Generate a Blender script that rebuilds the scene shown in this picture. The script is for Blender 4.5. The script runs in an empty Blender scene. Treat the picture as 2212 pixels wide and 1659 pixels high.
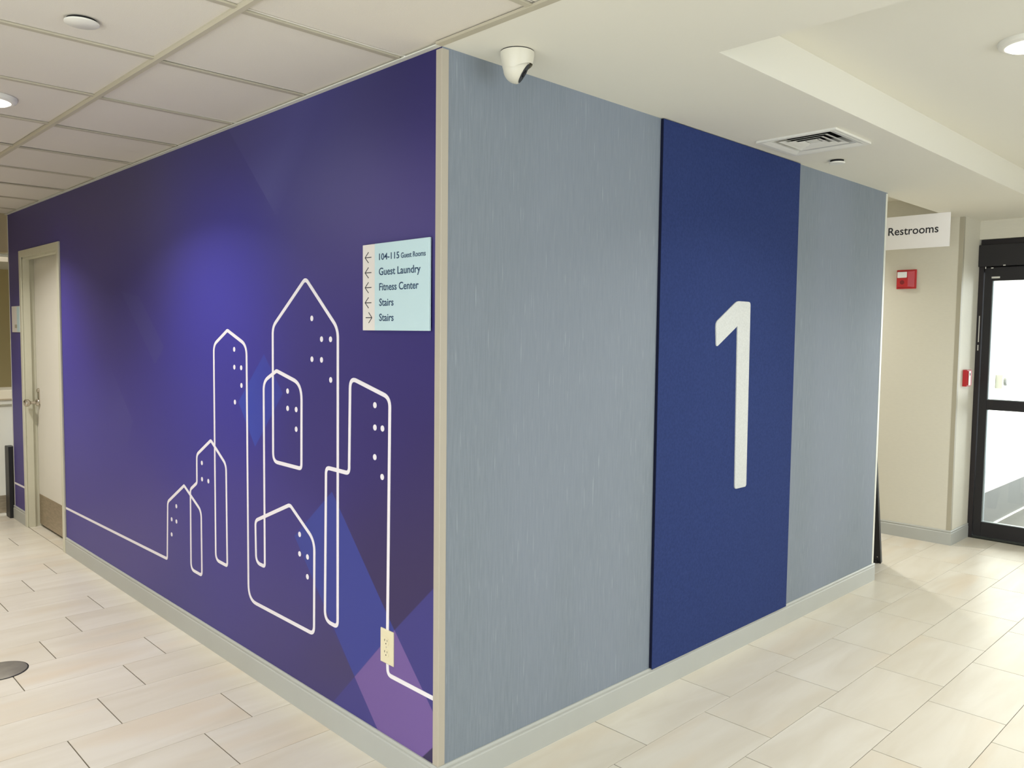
import bpy, bmesh, math, random
from mathutils import Vector, Matrix

C = bpy.context.scene.collection
random.seed(7)
PI = math.pi

# ------------------------------------------------------------------ camera
FPX = 1743.427
CAM = Vector((2.01417, -1.64086, 1.54383))
YAW, PITCH, ROLL = 0.79822, -0.0622113, 0.0111671
cy_, sy_ = math.cos(YAW), math.sin(YAW)
fw = Vector((-sy_ * math.cos(PITCH), cy_ * math.cos(PITCH), math.sin(PITCH)))
rt = Vector((cy_, sy_, 0.0))
up = rt.cross(fw)
r2 = rt * math.cos(ROLL) + up * math.sin(ROLL)
u2 = -rt * math.sin(ROLL) + up * math.cos(ROLL)
cd = bpy.data.cameras.new('camera')
cam = bpy.data.objects.new('camera', cd)
C.objects.link(cam)
cd.sensor_width = 36.0
cd.sensor_fit = 'HORIZONTAL'
cd.lens = FPX / 2212.0 * 36.0
cd.clip_start = 0.05
cd.clip_end = 200
M3 = Matrix((r2, u2, -fw)).transposed()
cam.matrix_world = Matrix.Translation(CAM) @ M3.to_4x4()
bpy.context.scene.camera = cam

# ------------------------------------------------------------------ view, world, lights
vs = bpy.context.scene.view_settings
vs.view_transform = 'Standard'
vs.look = 'None'
vs.gamma = 1.0
vs.use_curve_mapping = False
vs.exposure = 0.10

world = bpy.data.worlds.new('World')
bpy.context.scene.world = world
world.use_nodes = True
bg = world.node_tree.nodes['Background']
bg.inputs[0].default_value = (0.86, 0.94, 1.0, 1)
bg.inputs[1].default_value = 2.6


def area(name, loc, direction, sx, sy, power, col, spread=PI):
    ld = bpy.data.lights.new(name, 'AREA')
    ld.shape = 'RECTANGLE'
    ld.size, ld.size_y = sx, sy
    ld.energy = power * 0.9
    ld.color = col
    ld.spread = spread
    o = bpy.data.objects.new(name, ld)
    C.objects.link(o)
    o.location = loc
    o.rotation_euler = Vector(direction).to_track_quat('-Z', 'Y').to_euler()
    return o


WARM = (1.0, 0.965, 0.915)
# daylight through the lobby shop front on the right and behind the camera
area('window_daylight', (4.75, 1.2, 1.35), (-1, 0, 0), 4.4, 1.9, 13, (1.0, 0.985, 0.95))
area('window_daylight', (1.6, -3.95, 1.35), (0, 1, 0), 4.2, 1.9, 30, (1.0, 0.975, 0.93))
# daylight falling into the vestibule behind the glass door
area('window_daylight', (2.6, 7.2, 1.6), (-1, -0.25, 0), 3.0, 2.2, 340, (0.97, 0.99, 1.0))

# ------------------------------------------------------------------ helpers


def lin(c):
    r = []
    for v in c[:3]:
        v = v / 255.0
        r.append(v / 12.92 if v <= 0.04045 else ((v + 0.055) / 1.055) ** 2.4)
    return (r[0], r[1], r[2], 1.0)


def N(nt, t, **kw):
    n = nt.nodes.new(t)
    for k, v in kw.items():
        setattr(n, k, v)
    return n


def mat(name, col, rough=0.5, metal=0.0, spec=0.5, noise=0.0, nscale=20.0, bump=0.0, bscale=200.0,
        stretch=(1, 1, 1), emit=None, estr=0.0, aniso=None):
    m = bpy.data.materials.new(name)
    m.use_nodes = True
    nt = m.node_tree
    b = nt.nodes['Principled BSDF']
    b.inputs['Base Color'].default_value = lin(col)
    b.inputs['Roughness'].default_value = rough
    b.inputs['Metallic'].default_value = metal
    b.inputs['Specular IOR Level'].default_value = spec
    if emit:
        b.inputs['Emission Color'].default_value = lin(emit)
        b.inputs['Emission Strength'].default_value = estr
    tc = N(nt, 'ShaderNodeTexCoord')
    mp = N(nt, 'ShaderNodeMapping')
    mp.inputs['Scale'].default_value = stretch
    nt.links.new(tc.outputs['Object'], mp.inputs[0])
    if noise > 0:
        nz = N(nt, 'ShaderNodeTexNoise')
        nz.inputs['Scale'].default_value = nscale
        nz.inputs['Detail'].default_value = 5
        nt.links.new(mp.outputs[0], nz.inputs['Vector'])
        mr = N(nt, 'ShaderNodeMapRange')
        mr.inputs[1].default_value = 0.3
        mr.inputs[2].default_value = 0.7
        mr.inputs[3].default_value = 1 - noise
        mr.inputs[4].default_value = 1 + noise
        nt.links.new(nz.outputs[0], mr.inputs[0])
        vm = N(nt, 'ShaderNodeVectorMath', operation='SCALE')
        vm.inputs[0].default_value = lin(col)[:3]
        nt.links.new(mr.outputs[0], vm.inputs['Scale'])
        nt.links.new(vm.outputs[0], b.inputs['Base Color'])
    if bump > 0:
        nb = N(nt, 'ShaderNodeTexNoise')
        nb.inputs['Scale'].default_value = bscale
        nb.inputs['Detail'].default_value = 3
        nt.links.new(mp.outputs[0], nb.inputs['Vector'])
        bp = N(nt, 'ShaderNodeBump')
        bp.inputs['Strength'].default_value = bump
        bp.inputs['Distance'].default_value = 0.002
        nt.links.new(nb.outputs[0], bp.inputs['Height'])
        nt.links.new(bp.outputs[0], b.inputs['Normal'])
    return m


class MB:
    """collects geometry given in world coordinates"""

    def __init__(self):
        self.bm = bmesh.new()

    def face(self, vs):
        try:
            return self.bm.faces.new(vs)
        except ValueError:
            return None

    def box(self, a, b, bevel=0.0, seg=2):
        x0, x1 = sorted((a[0], b[0]))
        y0, y1 = sorted((a[1], b[1]))
        z0, z1 = sorted((a[2], b[2]))
        v = [self.bm.verts.new(p) for p in
             [(x0, y0, z0), (x1, y0, z0), (x1, y1, z0), (x0, y1, z0), (x0, y0, z1), (x1, y0, z1), (x1, y1, z1), (x0, y1, z1)]]
        fs = [self.face([v[i] for i in f]) for f in
              [(0, 3, 2, 1), (4, 5, 6, 7), (0, 1, 5, 4), (1, 2, 6, 5), (2, 3, 7, 6), (3, 0, 4, 7)]]
        if bevel > 0:
            es = list({e for f in fs for e in f.edges})
            bmesh.ops.bevel(self.bm, geom=es, offset=bevel, segments=seg, affect='EDGES', profile=0.5)
        return self

    def prism(self, pts, ext, cap=True):
        """pts: planar loop of 3-D points, ext: extrusion vector"""
        e = Vector(ext)
        a = [self.bm.verts.new(Vector(p)) for p in pts]
        b = [self.bm.verts.new(Vector(p) + e) for p in pts]
        n = len(pts)
        for i in range(n):
            self.face([a[i], a[(i + 1) % n], b[(i + 1) % n], b[i]])
        if cap:
            self.face(a[::-1])
            self.face(b)
        return self

    def lathe(self, prof, centre, axis=(0, 0, 1), n=32, closed=False):
        """prof: (r, h) pairs, h measured along axis from centre"""
        ax = Vector(axis).normalized()
        t = Vector((1, 0, 0)) if abs(ax.x) < 0.9 else Vector((0, 1, 0))
        u = ax.cross(t).normalized()
        w = ax.cross(u)
        c = Vector(centre)
        rings = []
        for r, h in prof:
            if r < 1e-6:
                rings.append([self.bm.verts.new(c + ax * h)])
            else:
                rings.append([self.bm.verts.new(c + ax * h + (u * math.cos(2 * PI * k / n) + w * math.sin(2 * PI * k / n)) * r)
                              for k in range(n)])
        for A, B in zip(rings[:-1], rings[1:]):
            for k in range(n):
                k2 = (k + 1) % n
                if len(A) == 1 and len(B) == 1:
                    continue
                if len(A) == 1:
                    self.face([A[0], B[k2], B[k]])
                elif len(B) == 1:
                    self.face([A[k], A[k2], B[0]])
                else:
                    self.face([A[k], A[k2], B[k2], B[k]])
        return self

    def tube(self, pts, r, n=10):
        pts = [Vector(p) for p in pts]
        prev = None
        for i, p in enumerate(pts):
            d = (pts[min(i + 1, len(pts) - 1)] - pts[max(i - 1, 0)]).normalized()
            t = Vector((0, 0, 1)) if abs(d.z) < 0.9 else Vector((1, 0, 0))
            u = d.cross(t).normalized()
            w = d.cross(u)
            ring = [self.bm.verts.new(p + (u * math.cos(2 * PI * k / n) + w * math.sin(2 * PI * k / n)) * r) for k in range(n)]
            if prev:
                for k in range(n):
                    self.face([prev[k], prev[(k + 1) % n], ring[(k + 1) % n], ring[k]])
            else:
                self.face(ring[::-1])
            prev = ring
        self.face(prev)
        return self

    def build(self, name, m, parent=None, origin=(0, 0, 0), smooth=False, fix=True):
        o3 = Vector(origin)
        for v in self.bm.verts:
            v.co -= o3
        if fix:
            bmesh.ops.recalc_face_normals(self.bm, faces=self.bm.faces)
        me = bpy.data.meshes.new(name)
        self.bm.to_mesh(me)
        self.bm.free()
        if isinstance(m, (list, tuple)):
            for k in m:
                me.materials.append(k)
        else:
            me.materials.append(m)
        o = bpy.data.objects.new(name, me)
        C.objects.link(o)
        if smooth:
            me.polygons.foreach_set('use_smooth', [True] * len(me.polygons))
            try:
                me.set_sharp_from_angle(angle=math.radians(38))
            except Exception:
                pass
        if parent:
            o.parent = parent
            o.location = o3 - world_loc(parent)
        else:
            o.location = o3
        return o


def world_loc(o):
    l = Vector(o.location)
    while o.parent:
        o = o.parent
        l += o.location
    return l


def thing(name, label, cat, loc, group=None):
    o = bpy.data.objects.new(name, None)
    C.objects.link(o)
    o.location = loc
    o.empty_display_size = 0.05
    return tag(o, label, cat, group)


def tag(o, label, cat, group=None):
    o['label'] = label
    o['category'] = cat
    if group:
        o['group'] = group
    return o


def struct(o, label=None):
    o['kind'] = 'structure'
    if label:
        o['label'] = label
    return o


def lab(o, label):
    o['label'] = label
    return o


# ------------------------------------------------------------------ materials
m_dry = mat('painted_drywall', (228, 225, 212), 0.75, bump=0.10, bscale=60)
m_ctile = mat('ceiling_tile_face', (222, 216, 204), 0.9, noise=0.02, nscale=300, bump=0.25, bscale=500)
m_tee = mat('grid_metal', (186, 179, 158), 0.5)
m_beige = mat('beige_wallcovering', (214, 210, 194), 0.6, noise=0.015, nscale=30, bump=0.15, bscale=300, stretch=(1, 1, 4))
m_base = mat('grey_vinyl_base', (178, 180, 174), 0.42, noise=0.015, nscale=6)
m_guard = mat('beige_guard', (180, 172, 156), 0.4)
m_guardw = mat('white_guard', (224, 224, 212), 0.35)
m_guardg = mat('grey_guard', (172, 166, 146), 0.45)
m_frame = mat('door_frame_paint', (206, 204, 184), 0.38, noise=0.01, nscale=9)
m_door = mat('door_paint', (220, 216, 204), 0.4, noise=0.012, nscale=4)
m_black = mat('black_aluminium', (38, 36, 38), 0.38, metal=0.3)
m_black2 = mat('dark_bronze', (40, 35, 36), 0.45, metal=0.3)
m_blackp = mat('black_plastic', (28, 28, 30), 0.45)
m_dark = mat('dark_slot', (20, 18, 14), 0.8)
m_white = mat('white_plastic', (232, 230, 220), 0.35)
m_cream = mat('cream_plastic', (228, 218, 184), 0.32)
m_red = mat('red_plastic', (190, 34, 40), 0.28)
m_chrome = mat('satin_nickel', (205, 198, 186), 0.22, metal=1.0)
m_signw = mat('sign_white', (226, 220, 214), 0.4)
m_signa = mat('sign_aqua', (194, 220, 225), 0.35)
m_signt = mat('sign_letter_blue', (44, 74, 104), 0.5)
m_ink = mat('sign_ink', (34, 36, 46), 0.5)
m_line = mat('printed_white', (236, 231, 236), 0.5)
m_panel = mat('blue_felt', (46, 60, 108), 0.95, spec=0.15, noise=0.10, nscale=90, bump=0.5, bscale=350)
m_pedge = mat('panel_edge_dark', (26, 30, 52), 0.9, spec=0.1)
m_num = mat('white_felt', (204, 207, 204), 0.95, spec=0.1, noise=0.07, nscale=140, bump=0.4, bscale=300)
m_wainscot = mat('vestibule_base_grey', (84, 84, 80), 0.5)
m_vfloor = mat('vestibule_mat_grey', (90, 89, 84), 0.7, noise=0.03, nscale=60)
m_lens = mat('lit_lens', (255, 252, 240), 0.4, emit=(255, 246, 228), estr=6.0)
m_dimlens = mat('fixture_lens', (222, 216, 200), 0.4, emit=(255, 240, 214), estr=0.35)
m_clear = mat('clear_lens', (236, 240, 240), 0.12, spec=0.9)
m_alabel = mat('silver_label', (214, 212, 204), 0.3)
m_pull = mat('ledge_wood', (178, 160, 132), 0.5)
m_greybox = mat('grey_box', (196, 196, 182), 0.4)


def brushed(name, col, rough=0.4, str_=(1, 1, 1)):
    m = mat(name, col, rough, metal=0.85, noise=0.14, nscale=14, stretch=str_)
    return m


m_kick = brushed('worn_kick_plate', (178, 164, 142), 0.46, (1, 1, 5))
m_cover = brushed('brushed_cover', (150, 146, 136), 0.5, (1, 1, 1))

# glass: clear, keeps daylight passing
m_glass = bpy.data.materials.new('door_glass')
m_glass.use_nodes = True
nt = m_glass.node_tree
nt.nodes.clear()
out = N(nt, 'ShaderNodeOutputMaterial')
mx = N(nt, 'ShaderNodeMixShader')
tr = N(nt, 'ShaderNodeBsdfTransparent')
tr.inputs[0].default_value = (0.96, 0.98, 0.975, 1)
gl = N(nt, 'ShaderNodeBsdfGlossy')
gl.inputs['Roughness'].default_value = 0.02
fr = N(nt, 'ShaderNodeFresnel')
nt.links.new(fr.outputs[0], mx.inputs[0])
nt.links.new(tr.outputs[0], mx.inputs[1])
nt.links.new(gl.outputs[0], mx.inputs[2])
nt.links.new(mx.outputs[0], out.inputs[0])

# grey woven wallcovering with vertical slubs
m_grey = bpy.data.materials.new('grey_woven_wallcovering')
m_grey.use_nodes = True
nt = m_grey.node_tree
b = nt.nodes['Principled BSDF']
b.inputs['Roughness'].default_value = 0.62
b.inputs['Specular IOR Level'].default_value = 0.3
tc = N(nt, 'ShaderNodeTexCoord')


def noise_layer(scale, vec, detail=2):
    mp = N(nt, 'ShaderNodeMapping')
    mp.inputs['Scale'].default_value = vec
    nt.links.new(tc.outputs['Object'], mp.inputs[0])
    nz = N(nt, 'ShaderNodeTexNoise')
    nz.inputs['Scale'].default_value = scale
    nz.inputs['Detail'].default_value = detail
    nt.links.new(mp.outputs[0], nz.inputs['Vector'])
    return nz.outputs[0]


def maprange(src, a, bb, c, d):
    mr = N(nt, 'ShaderNodeMapRange')
    for i, v in enumerate((a, bb, c, d)):
        mr.inputs[i + 1].default_value = v
    nt.links.new(src, mr.inputs[0])
    return mr.outputs[0]


def mixc(fac, c1, c2):
    mxn = N(nt, 'ShaderNodeMix', data_type='RGBA')
    nt.links.new(fac, mxn.inputs[0]) if not isinstance(fac, float) else setattr(mxn.inputs[0], 'default_value', fac)
    for i, c in ((6, c1), (7, c2)):
        if isinstance(c, tuple):
            mxn.inputs[i].default_value = c
        else:
            nt.links.new(c, mxn.inputs[i])
    return mxn.outputs[2]


weave = noise_layer(1.0, (1, 150, 9), 3)
slub = noise_layer(1.0, (1, 190, 7), 1)
blot = noise_layer(1.0, (1, 1.7, 0.35), 2)
hor = noise_layer(1.0, (1, 30, 260), 2)
c1 = mixc(maprange(weave, 0.35, 0.65, 0, 1), lin((123, 132, 141)), lin((132, 141, 150)))
c2 = mixc(maprange(blot, 0.4, 0.6, 0, 0.45), c1, lin((137, 145, 159)))
c3 = mixc(maprange(hor, 0.4, 0.7, 0, 0.25), c2, lin((130, 142, 152)))
c4 = mixc(maprange(slub, 0.69, 0.76, 0, 0.4), c3, lin((178, 186, 194)))
nt.links.new(c4, b.inputs['Base Color'])
bp = N(nt, 'ShaderNodeBump')
bp.inputs['Strength'].default_value = 0.2
bp.inputs['Distance'].default_value = 0.001
nt.links.new(weave, bp.inputs['Height'])
nt.links.new(bp.outputs[0], b.inputs['Normal'])

# stone floor tile with long soft veins (varies from tile to tile)
m_tile = bpy.data.materials.new('stone_tile')
m_tile.use_nodes = True
nt = m_tile.node_tree
b = nt.nodes['Principled BSDF']
b.inputs['Roughness'].default_value = 0.34
b.inputs['Specular IOR Level'].default_value = 0.45
geo = N(nt, 'ShaderNodeNewGeometry')
oi = N(nt, 'ShaderNodeObjectInfo')
isl = geo.outputs['Random Per Island']
add1 = N(nt, 'ShaderNodeMath', operation='ADD')
nt.links.new(isl, add1.inputs[0])
nt.links.new(oi.outputs['Random'], add1.inputs[1])
mul1 = N(nt, 'ShaderNodeMath', operation='MULTIPLY')
mul1.inputs[1].default_value = 57.0
nt.links.new(add1.outputs[0], mul1.inputs[0])
cmb = N(nt, 'ShaderNodeCombineXYZ')
for i in range(3):
    nt.links.new(mul1.outputs[0], cmb.inputs[i])
vadd = N(nt, 'ShaderNodeVectorMath', operation='ADD')
nt.links.new(geo.outputs['Position'], vadd.inputs[0])
nt.links.new(cmb.outputs[0], vadd.inputs[1])
mp = N(nt, 'ShaderNodeMapping')
mp.inputs['Scale'].default_value = (7.5, 1.4, 1)
mp.inputs['Rotation'].default_value = (0, 0, 0.12)
nt.links.new(vadd.outputs[0], mp.inputs[0])
nz = N(nt, 'ShaderNodeTexNoise')
nz.inputs['Scale'].default_value = 1.0
nz.inputs['Detail'].default_value = 4
nz.inputs['Distortion'].default_value = 0.8
nt.links.new(mp.outputs[0], nz.inputs['Vector'])
nz2 = N(nt, 'ShaderNodeTexNoise')
nz2.inputs['Scale'].default_value = 0.6
nz2.inputs['Detail'].default_value = 2
nt.links.new(mp.outputs[0], nz2.inputs['Vector'])
k1 = mixc(maprange(nz.outputs[0], 0.35, 0.68, 0, 1), lin((224, 219, 206)), lin((212, 205, 189)))
k2 = mixc(maprange(nz2.outputs[0], 0.56, 0.72, 0, 0.45), k1, lin((214, 196, 168)))
fr1 = N(nt, 'ShaderNodeMath', operation='FRACT')
mul2 = N(nt, 'ShaderNodeMath', operation='MULTIPLY')
mul2.inputs[1].default_value = 7.31
nt.links.new(add1.outputs[0], mul2.inputs[0])
nt.links.new(mul2.outputs[0], fr1.inputs[0])
k3 = mixc(maprange(fr1.outputs[0], 0, 1, 0, 0.30), k2, lin((205, 196, 174)))
nt.links.new(k3, b.inputs['Base Color'])
m_grout = mat('grout', (100, 92, 76), 0.9)

# ------------------------------------------------------------------ mural colours (printed artwork)
BOTTOM, TOP = 0.0, 2.44


# printed colour of the artwork on the wall, upper points lightened against weaker light: (x, z, sRGB)
SAMP_PTS = [
    (-4.8458, 2.2626, 79, 73, 129),
    (-5.2131, 1.9357, 87, 80, 136),
    (-3.3718, 2.198, 90, 83, 136),
    (-2.5917, 2.327, 79, 75, 119),
    (-3.3628, 2.3373, 71, 65, 109),
    (-3.7666, 1.8157, 84, 74, 168),
    (-3.8289, 0.9624, 78, 71, 161),
    (-3.8632, 0.4921, 87, 80, 152),
    (-3.2162, 1.9635, 86, 80, 136),
    (-2.9138, 1.681, 69, 61, 124),
    (-2.6205, 1.7267, 71, 65, 147),
    (-2.6525, 1.0583, 69, 61, 145),
    (-3.043, 0.7495, 78, 71, 152),
    (-2.2764, 2.0994, 92, 88, 148),
    (-1.8185, 2.1673, 86, 81, 176),
    (-1.5739, 1.9525, 76, 74, 175),
    (-1.8272, 1.8833, 73, 69, 166),
    (-1.6288, 1.7017, 69, 65, 163),
    (-1.2189, 1.8482, 69, 65, 154),
    (-1.5623, 2.4076, 66, 62, 109),
    (-1.8657, 2.3477, 68, 66, 111),
    (-1.2094, 2.3887, 71, 66, 124),
    (-0.975, 2.3852, 66, 66, 131),
    (-0.7624, 2.3994, 64, 62, 126),
    (-0.5087, 2.3186, 60, 58, 104),
    (-0.2563, 2.3492, 49, 47, 95),
    (-0.081, 2.3866, 45, 39, 99),
    (-0.0794, 2.1673, 50, 43, 105),
    (-0.1268, 1.951, 71, 63, 122),
    (-0.3923, 1.9941, 96, 92, 142),
    (-0.6331, 2.0877, 90, 90, 138),
    (-0.2548, 1.9174, 90, 81, 135),
    (-0.699, 1.9227, 86, 79, 133),
    (-0.9788, 2.0748, 83, 83, 142),
    (-0.5405, 1.7417, 67, 60, 126),
    (-0.0869, 1.5116, 58, 50, 113),
    (-0.5104, 1.505, 61, 54, 118),
    (-0.8734, 1.6643, 67, 61, 132),
    (-0.1216, 1.1094, 56, 48, 103),
    (-0.3919, 1.0761, 60, 50, 113),
    (-0.7376, 1.1604, 63, 56, 120),
    (-1.496, 1.2584, 63, 58, 147),
    (-1.8423, 1.3947, 67, 63, 154),
    (-2.1335, 1.1007, 65, 60, 145),
    (-1.6571, 0.6328, 73, 65, 145),
    (-2.6804, 0.4774, 87, 78, 143),
    (-3.0699, 0.2688, 89, 82, 147),
    (-2.0473, 0.2277, 78, 73, 138),
    (-1.516, 0.3973, 76, 69, 140),
    (-1.0794, 0.3371, 78, 71, 128),
    (-1.036, 0.6057, 69, 61, 130),
    (-0.9259, 0.163, 73, 65, 122),
    (-0.1198, 0.8273, 60, 52, 103),
    (-0.1704, 0.6566, 60, 50, 101),
    (-0.7098, 0.2114, 67, 60, 111),
    (-5.186, 0.8516, 78, 71, 143),
    (-5.2543, 0.1799, 86, 76, 138),
]
SAMP = [(x, z, lin((r * 0.95, g * 0.94, b_ * 0.96))) for x, z, r, g, b_ in SAMP_PTS]


def mural_col(x, z):
    sw = 0.0
    c = [0.0, 0.0, 0.0]
    for sx, sz, col in SAMP:
        h = 0.20 + 0.05 * abs(sx)
        d2 = (x - sx) ** 2 / (h * 1.35) ** 2 + (z - sz) ** 2 / (h * 0.9) ** 2
        w = math.exp(-d2 * 0.9) + 1e-7 / (0.05 + d2)
        sw += w
        for i in range(3):
            c[i] += w * col[i]
    return [v / sw for v in c]


m_mural = bpy.data.materials.new('mural_print')
m_mural.use_nodes = True
nt = m_mural.node_tree
b = nt.nodes['Principled BSDF']
b.inputs['Roughness'].default_value = 0.5
b.inputs['Specular IOR Level'].default_value = 0.22
att = N(nt, 'ShaderNodeAttribute')
att.attribute_name = 'print_colour'
geo = N(nt, 'ShaderNodeNewGeometry')
col = att.outputs['Color']


def facet(col, poly, rgb, alpha, soft=0.004, fade=None, ext=None, es=None):
    """convex printed facet given by corner points on the wall; fade = (dir x, dir z, from, to)"""
    pts = poly
    cx = sum(p[0] for p in pts) / len(pts)
    cz = sum(p[1] for p in pts) / len(pts)
    cur = None
    n = len(pts)
    for i in range(n):
        if ext and i in ext:
            continue
        (x0, z0), (x1, z1) = pts[i], pts[(i + 1) % n]
        nx, nz_ = (z1 - z0), -(x1 - x0)
        L = math.hypot(nx, nz_)
        nx, nz_ = nx / L, nz_ / L
        if (cx - x0) * nx + (cz - z0) * nz_ < 0:
            nx, nz_ = -nx, -nz_
        dp = N(nt, 'ShaderNodeVectorMath', operation='DOT_PRODUCT')
        nt.links.new(geo.outputs['Position'], dp.inputs[0])
        dp.inputs[1].default_value = (nx, 0, nz_)
        off = x0 * nx + z0 * nz_
        mr = N(nt, 'ShaderNodeMapRange')
        sf = (es or {}).get(i, soft)
        mr.inputs[1].default_value = off - soft * 0.5
        mr.inputs[2].default_value = off - soft * 0.5 + sf
        nt.links.new(dp.outputs['Value'], mr.inputs[0])
        if cur is None:
            cur = mr.outputs[0]
        else:
            mu = N(nt, 'ShaderNodeMath', operation='MULTIPLY')
            nt.links.new(cur, mu.inputs[0])
            nt.links.new(mr.outputs[0], mu.inputs[1])
            cur = mu.outputs[0]
    lo, hi, dx, dz = alpha, alpha, 0, 1
    if fade:
        (ax_, az_), (bx_, bz_) = fade[0], fade[1]
        dx, dz = bx_ - ax_, bz_ - az_
        L2 = dx * dx + dz * dz
        dp = N(nt, 'ShaderNodeVectorMath', operation='DOT_PRODUCT')
        nt.links.new(geo.outputs['Position'], dp.inputs[0])
        dp.inputs[1].default_value = (dx / L2, 0, dz / L2)
        off = (ax_ * dx + az_ * dz) / L2
        mr = N(nt, 'ShaderNodeMapRange')
        mr.inputs[1].default_value = off
        mr.inputs[2].default_value = off + 1
        mr.inputs[3].default_value = fade[2]
        mr.inputs[4].default_value = fade[3]
        nt.links.new(dp.outputs['Value'], mr.inputs[0])
        mu = N(nt, 'ShaderNodeMath', operation='MULTIPLY')
        nt.links.new(cur, mu.inputs[0])
        nt.links.new(mr.outputs[0], mu.inputs[1])
    else:
        mu = N(nt, 'ShaderNodeMath', operation='MULTIPLY')
        nt.links.new(cur, mu.inputs[0])
        mu.inputs[1].default_value = alpha
    return mixc(mu.outputs[0], col, lin(rgb))


# upper pointed facet, faint left facets, small blue diamond, large blue quad, dark ones, lilac one
col = facet(col, [(-1.4692, 2.4086), (-1.0597, 2.0068), (-0.7293, 2.3587)], (92, 92, 152), 1, fade=((-1.0597, 2.0068), (-1.0901, 2.3311), 0.75, 0.15), ext=[2], es={1: 0.14})
col = facet(col, [(-3.2162, 1.4152), (-2.7472, 1.0242), (-2.8851, 0.7961), (-3.7545, 0.6311)], (88, 84, 150), 1, fade=((-2.7459, 1.0507), (-3.4615, 0.816), 0.35, 0.0), es={2: 0.3, 3: 0.5})
col = facet(col, [(-2.8943, 1.7601), (-2.4024, 1.357), (-2.2777, 1.4557), (-2.6205, 1.7267)], (82, 80, 142), 0.3, soft=0.01)
col = facet(col, [(-1.1844, 1.4453), (-1.4273, 1.2251), (-1.2716, 1.0391), (-1.0231, 1.2872)], (58, 72, 166), 1, fade=((-1.066, 1.2846), (-1.361, 1.1637), 0.45, 0.9))
col = facet(col, [(-0.6486, 0.9339), (-0.2446, 0.5035), (-0.008, 0.7236), (-0.013, 1.3037)], (60, 50, 88), 0.8, ext=[2], es={3: 0.45})
col = facet(col, [(-0.6486, 0.9339), (-0.935, 0.7075), (-0.4944, 0.2578), (-0.2446, 0.5035)], (60, 68, 146), 1, fade=((-0.7398, 0.8509), (-0.4213, 0.3889), 0.95, 0.85))
col = facet(col, [(-0.2446, 0.5052), (-0.4944, 0.2578), (-0.0906, -0.1441), (-0.008, 0.7236)], (66, 62, 128), 0.95, ext=[2])
col = facet(col, [(-0.7701, 0.4988), (-0.4944, 0.2578), (-0.636, 0.1225), (-1.0837, 0.033)], (70, 62, 102), 0.8, es={3: 0.3, 2: 0.15})
col = facet(col, [(-0.4944, 0.2578), (-1.0887, -0.3267), (-0.0906, -0.1441)], (68, 64, 132), 0.9, ext=[1])
col = facet(col, [(-0.2446, 0.5052), (-0.4944, 0.2578), (-0.0906, -0.1441), (0.126, 0.1312)], (114, 90, 152), 1.0)
col = facet(col, [(-0.0923, 0.1029), (0.0672, 0.2588), (0.2356, 0.1409), (-0.0382, -0.0714)], (60, 52, 86), 1.0, ext=[1, 2, 3])
nt.links.new(col, b.inputs['Base Color'])

# ------------------------------------------------------------------ walls of the block
HC = 2.44
DX0, DX1, DZ = -5.085, -4.055, 2.132       # rough opening taken by the door frame
LX = -5.44
RY = 3.555


def mural_wall():
    bm = bmesh.new()
    lay = bm.loops.layers.float_color.new('print_colour')
    rects = [(LX, DX0, 0, HC), (DX0, DX1, DZ, HC), (DX1, 0.0, 0, HC)]
    for x0, x1, z0, z1 in rects:
        nx = max(2, int((x1 - x0) / 0.06))
        nz_ = max(2, int((z1 - z0) / 0.06))
        grid = [[bm.verts.new((x0 + (x1 - x0) * i / nx, 0, z0 + (z1 - z0) * j / nz_)) for j in range(nz_ + 1)] for i in range(nx + 1)]
        cols = [[mural_col(v.co.x, v.co.z) for v in row] for row in grid]
        for i in range(nx):
            for j in range(nz_):
                idx = [(i, j), (i + 1, j), (i + 1, j + 1), (i, j + 1)]
                f = bm.faces.new([grid[a][c] for a, c in idx])
                for l, (a, c) in zip(f.loops, idx):
                    l[lay] = (*cols[a][c], 1)
    # body behind the printed face
    T = 0.12
    for (x0, x1, z0, z1) in rects:
        e = -0.125 if x1 == 0.0 else x1
        a = [bm.verts.new(p) for p in [(x0, T, z0), (e, T, z0), (e, T, z1), (x0, T, z1)]]
        bm.faces.new(a[::-1]).material_index = 1
        f0 = [bm.verts.new(p) for p in [(x0, 0.0003, z0), (e, 0.0003, z0), (e, 0.0003, z1), (x0, 0.0003, z1)]]
        for k in range(4):
            bm.faces.new([f0[k], f0[(k + 1) % 4], a[(k + 1) % 4], a[k]]).material_index = 1
    me = bpy.data.meshes.new('wall_left')
    bm.to_mesh(me)
    bm.free()
    me.materials.append(m_mural)
    me.materials.append(m_beige)
    o = bpy.data.objects.new('wall_left', me)
    C.objects.link(o)
    return struct(o, 'deep blue and purple mural wall with white line-drawn skyline')


wall_left = mural_wall()
wall_right = struct(MB().box((-0.12, 0.0006, 0), (0.0, RY, HC)).build('wall_right', m_grey),
                    'grey-blue woven wallcovering wall facing the entrance side')
wall_block = struct(MB().box((-5.44, RY - 0.12, 0), (-0.12, RY, 2.62)).build('wall_block_rear', m_beige))
wall_far = struct(MB().box((-4.2, 4.87, 0), (0.044, 4.99, 2.62)).build('wall_far', m_beige), 'beige wall behind the blue-grey block')
wall_ret = struct(MB().box((-0.08, 4.99, 0), (0.044, 9.6, 2.75)).build('wall_return', m_beige))
wall_hall_end = struct(MB().box((-4.32, RY, 0), (-4.2, 4.99, 2.62)).build('wall_hall_end', m_beige))
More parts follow.
